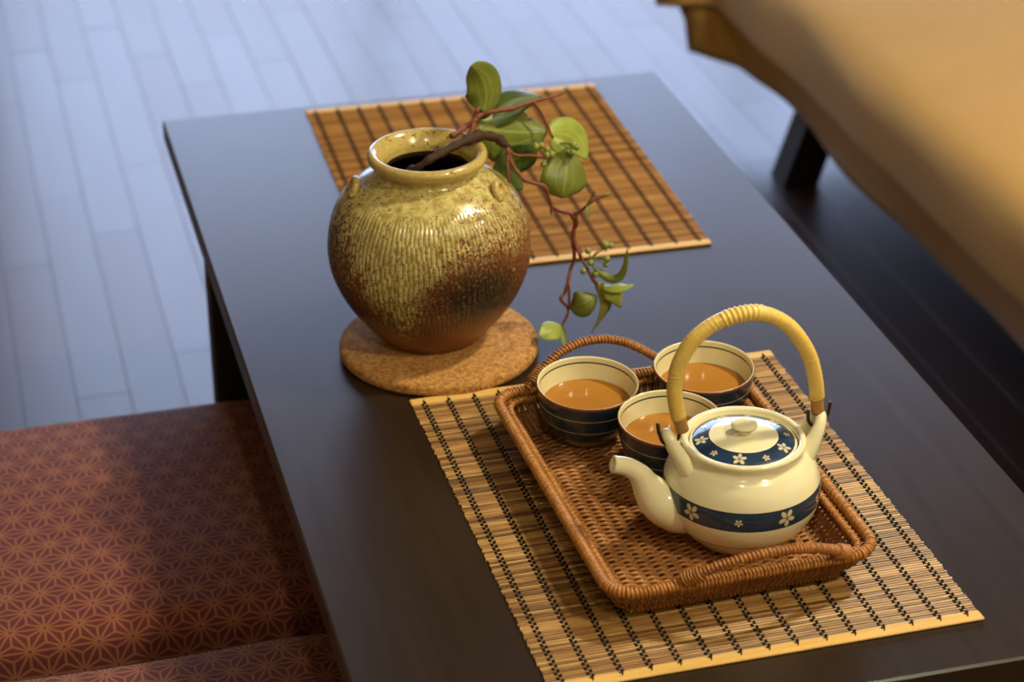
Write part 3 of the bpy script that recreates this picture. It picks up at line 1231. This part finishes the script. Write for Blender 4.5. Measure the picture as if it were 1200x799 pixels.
# ------------------------------------------------------------------ teapot
PX, PY = .5650, 1.4420
tp = empty('teapot', (PX, PY, CUPZ), -.02)
tag(tp, 'cream porcelain teapot with blue flower band and yellow cane handle', 'teapot')
bp_ = spline([(.0370, 0), (.0385, .0012), (.0450, .0078), (.0545, .0190), (.0604, .0310), (.0626, .0430), (.0618, .0540), (.0580, .0645), (.0528, .0725), (.0488, .0768), (.0478, .0800),
              (.0488, .0838), (.0490, .0862), (.0474, .0880), (.0446, .0876), (.0432, .0850), (.0428, .0800), (.0440, .0760)], 12)
bp_ = [(.0005, 0)]+[tuple(p) for p in bp_]


def potmat(i, r, z):
    if r < .0495 and z > .07: return 0
    if .0385 < z < .0545: return 1
    if .0170 < z < .0176: return 2
    return 0


mb = MB()
lathe(mb, bp_, 160, potmat, False, False)
mb.build('body', ['cream', 'blue_band', 'dark_line'], tp)
# lid
lid = MB()
lp = spline([(.0424, .0818), (.0422, .0832), (.0410, .0842), (.0360, .0862), (.0270, .0886), (.0150, .0902), (.0050, .0907), (.0005, .0907)], 8)
lathe(lid, [tuple(p) for p in lp], 128, None, True, False)
lo = lid.build('lid', 'lid', tp)
kn = MB()
kp = spline([(.0055, .0896), (.0050, .0918), (.0058, .0938), (.0090, .0958), (.0104, .0976), (.0098, .0995), (.0070, .1008), (.0005, .1013)], 6)
lathe(kn, [tuple(p) for p in kp], 48, lambda i, r, z: 1 if .0968 < z < .0976 else 0, False, False)
kn.build('knob', ['cream', 'dark_line'], lo)
# spout: thick lip with a dark hole
sp_ = spline([(-.040, 0, .0300), (-.0555, 0, .0330), (-.0690, 0, .0410), (-.0780, 0, .0535), (-.0850, 0, .0655), (-.0945, 0, .0735), (-.1050, 0, .0772)], 6)
mb = MB()
tube(mb, sp_, [.0225, .0222, .0188, .0140, .0104, .0082, .0073, .0071], 28, caps=False)
P_, T_, N_, B_ = frames(sp_)
sides = 28
e, tg = P_[-1], T_[-1]
ring = []
for (dr, dz) in ((.0071, 0), (.0069, .0012), (.0058, .0018), (.0042, .0010), (.0034, -.002), (.0034, -.014)):
    ring.append([e+tg*dz+dr*(N_[-1]*math.cos(2*PI*k/sides)+B_[-1]*math.sin(2*PI*k/sides)) for k in range(sides)])
v = [p for r in ring for p in r]
f = [(i*sides+k, i*sides+(k+1) % sides, (i+1)*sides+(k+1) % sides, (i+1)*sides+k) for i in range(len(ring)-1) for k in range(sides)]
f.append(tuple((len(ring)-1)*sides+k for k in range(sides)))
mb.add(v, f)
mb.build('spout', 'cream', tp)
# lugs: standing loops, one on each shoulder
for s in (-1, 1):
    mb = MB()
    pts = spline([(s*.0475, -.0125, .0700), (s*.0535, -.0105, .0800), (s*.0600, -.0065, .0920), (s*.0630, 0, .0985), (s*.0600, .0065, .0920), (s*.0535, .0105, .0800), (s*.0475, .0125, .0700)], 6)
    tube(mb, pts, [.0078, .0066, .0050, .0046, .0050, .0066, .0078], 14)
    mb.build('lug', 'cream', tp)
    # wire hook from the handle end through the loop
    mb = MB()
    hk = spline([(s*.0525, 0, .1040), (s*.0535, 0, .0940), (s*.0585, 0, .0888), (s*.0650, 0, .0905), (s*.0690, 0, .0985), (s*.0708, 0, .1090)], 6)
    tube(mb, hk, .0015, 8)
    mb.build('hook', 'dark_wire', tp)
# cane handle arch
HP = spline([(-.0505, 0, .1000), (-.0560, 0, .1220), (-.0578, 0, .1400), (-.0545, 0, .1600), (-.0430, 0, .1800), (-.0220, 0, .1935), (.0050, 0, .1962), (.0300, 0, .1830), (.0490, 0, .1560), (.0575, 0, .1280), (.0610, 0, .1000)], 8)
for i, q in enumerate(HP):
    q[1] += .001*math.sin(i*.1)
mb = MB()
hr = [.0052]*3+[.0056]*5+[.0052]*3
tube(mb, HP, hr, 16)
ho = mb.build('handle', 'bare_cane', tp)
mb = MB()
n = len(HP)
core = HP[4:n-4]
helix(mb, core, .0050, .00135, .0036, 6, 14)
tube(mb, core, .0061, 14)
mb.build('cane_wrapping', 'yellow_cane', ho)
mb = MB()
helix(mb, HP[int(n*.50):int(n*.62)], .0052, .0018, .0040, 6, 14)
mb.build('binding_ridge', 'yellow_cane', ho)

# ------------------------------------------------------------------ floor cushions
def cushion(loc, w_, d_, h, label, seed):
    mb = MB()
    nx_, ny_ = 40, 34
    r = .024
    def shell(u, v):
        # superellipse footprint offset by rounded edge
        return u, v
    V, Fc = [], []
    rings = 7
    # top grid then rounded edge down to floor
    def outline(inset, n=120):
        P = rrect(w_/2-inset, d_/2-inset, max(.012, .045-inset), 0)
        return resample(P, n)
    n = 120
    levels = []
    for k in range(0, rings+1):
        a = PI/2*k/rings
        levels.append((r*(1-math.cos(a)), h*.5+(h*.5)*math.sin(a)**.9 if False else h-r*(1-math.sin(a))))
    for k in range(rings):
        a = PI/2*(1-k/rings)
    lv = [(r*(1-math.cos(a)), r*(1-math.sin(a))) for a in [PI/2*k/rings for k in range(rings+1)]]
    seq = [(i, zz) for i, zz in lv[::-1]]                          # bottom rounded edge
    seq += [(-.004*math.sin(PI*t), r+(h-2*r)*t) for t in (.2, .4, .6, .8)]
    seq += [(i, h-zz) for i, zz in lv]
    seq += [(.06, h+.004), (.10, h+.006), (.15, h+.007)]
    for ins, z in seq:
        for p in outline(ins):
            dz = .002*mnoise.noise(Vector((p[0]*9+seed, p[1]*9, z*9)))
            V.append((p[0], p[1], max(0, z+dz) if z > .01 else max(z, 0)))
    L_ = len(seq)
    for i in range(L_-1):
        for k in range(n):
            l = (k+1) % n
            Fc.append((i*n+k, i*n+l, (i+1)*n+l, (i+1)*n+k))
    c = len(V)
    V.append((0, 0, h+.008))
    for k in range(n):
        Fc.append(((L_-1)*n+k, (L_-1)*n+(k+1) % n, c))
    Fc.append(tuple(range(n))[::-1])
    mb.add(V, Fc)
    o = mb.build('floor_cushion', 'asanoha', None, True, loc)
    tag(o, label, 'cushion', 'red patterned floor cushions')


cushion((.035, 1.9165, 0), .52, .399, .200, 'thick red star patterned floor cushion closer to the vase, against the dark table leg', 1)
cushion((.035, 1.4880, 0), .52, .370, .200, 'thick red star patterned floor cushion farther from the vase, beside the tea tray end', 5)

# ------------------------------------------------------------------ daybed and cover
bd = empty('daybed', (1.58, 2.05, 0))
tag(bd, 'low daybed with dark slanted legs under the golden cover', 'bed')
bx0, bx1, by0, by1 = 1.135, 2.03, .98, 3.20
mb = MB()
box(mb, bx0+.062-1.58, bx1-.062-1.58, by0+.062-2.05, by1-.062-2.05, .150, .203, .004)
mb.build('frame', 'black_wood', bd, False)
mb = MB()
box(mb, bx0+.022-1.58, bx1-.022-1.58, by0+.02-2.05, by1-.02-2.05, .2105, .298, .02)
mb.build('mattress', 'mattress', bd, False)
for lx, sx in ((1.198, 1), (1.962, -1)):
    for ly in (1.18, 2.905):
        mb = MB()
        v = []
        for z, dx in ((0, 0), (.152, .05*sx)):
            for a, b in ((-.028, -.026), (.028, -.026), (.028, .026), (-.028, .026)):
                v.append((lx+dx+a-1.58, ly+b-2.05, z))
        mb.add(v, [(3, 2, 1, 0), (4, 5, 6, 7), (0, 1, 5, 4), (1, 2, 6, 5), (2, 3, 7, 6), (3, 0, 4, 7)])
        mb.build('leg', 'black_wood', bd, False)

# cover: closed-loop hem, skirt that tucks under, soft top
mb = MB()
NL = 260
def cov(inset, z): return resample(rrect((bx1-bx0)/2-inset, (by1-by0)/2-inset, .03, 0), NL)
seq = [(.047, .108), (.046, .130), (.045, .155), (.042, .185), (.034, .200), (.018, .206), (.003, .207), (-.002, .213), (-.002, .222), (.000, .240), (.002, .262), (.007, .284), (.016, .301), (.030, .313), (.050, .321), (.09, .327), (.15, .331), (.22, .333), (.30, .334), (.40, .334)]
V = []
for si, (ins, z) in enumerate(seq):
    for k, p in enumerate(cov(ins, z)):
        x, y = p[0]+(bx0+bx1)/2, p[1]+(by0+by1)/2
        nz = mnoise.noise(Vector((x*7, y*3.5, z*9)))*.006+mnoise.noise(Vector((x*22, y*8, z*12)))*.0022
        cxn, cyn = p[0]/((bx1-bx0)/2), p[1]/((by1-by0)/2)
        zz = z + nz*(.6 if z > .3 else .3)
        dxx = nz*(1.2 if z < .3 else .2)
        # gathered ear of cloth at the far corner
        e = math.exp(-(((y-3.155)/.028)**2))*math.exp(-(((x-bx0-.02)/.06)**2))
        if z < .25:
            x -= (.098 if z > .19 else .128)*e
            if z < .19:
                zz += .032*e
            else:
                zz -= .006*e
        # shallow waves along the hem
        if z < .19:
            zz += .004*math.sin(y*17+x*13)
            dxx += .006*math.sin(y*11+1)
        V.append((x+dxx, y, zz))
Fc = [(i*NL+k, i*NL+(k+1) % NL, (i+1)*NL+(k+1) % NL, (i+1)*NL+k) for i in range(len(seq)-1) for k in range(NL)]
Fc.append(tuple((len(seq)-1)*NL+k for k in range(NL)))
mb.add(V, Fc)
o = mb.build('bed_cover', 'golden_cloth')
sm = o.modifiers.new('thickness', 'SOLIDIFY')
sm.thickness = .003
sm.offset = -1
tag(o, 'golden tan cloth cover draped over the low daybed', 'cover')
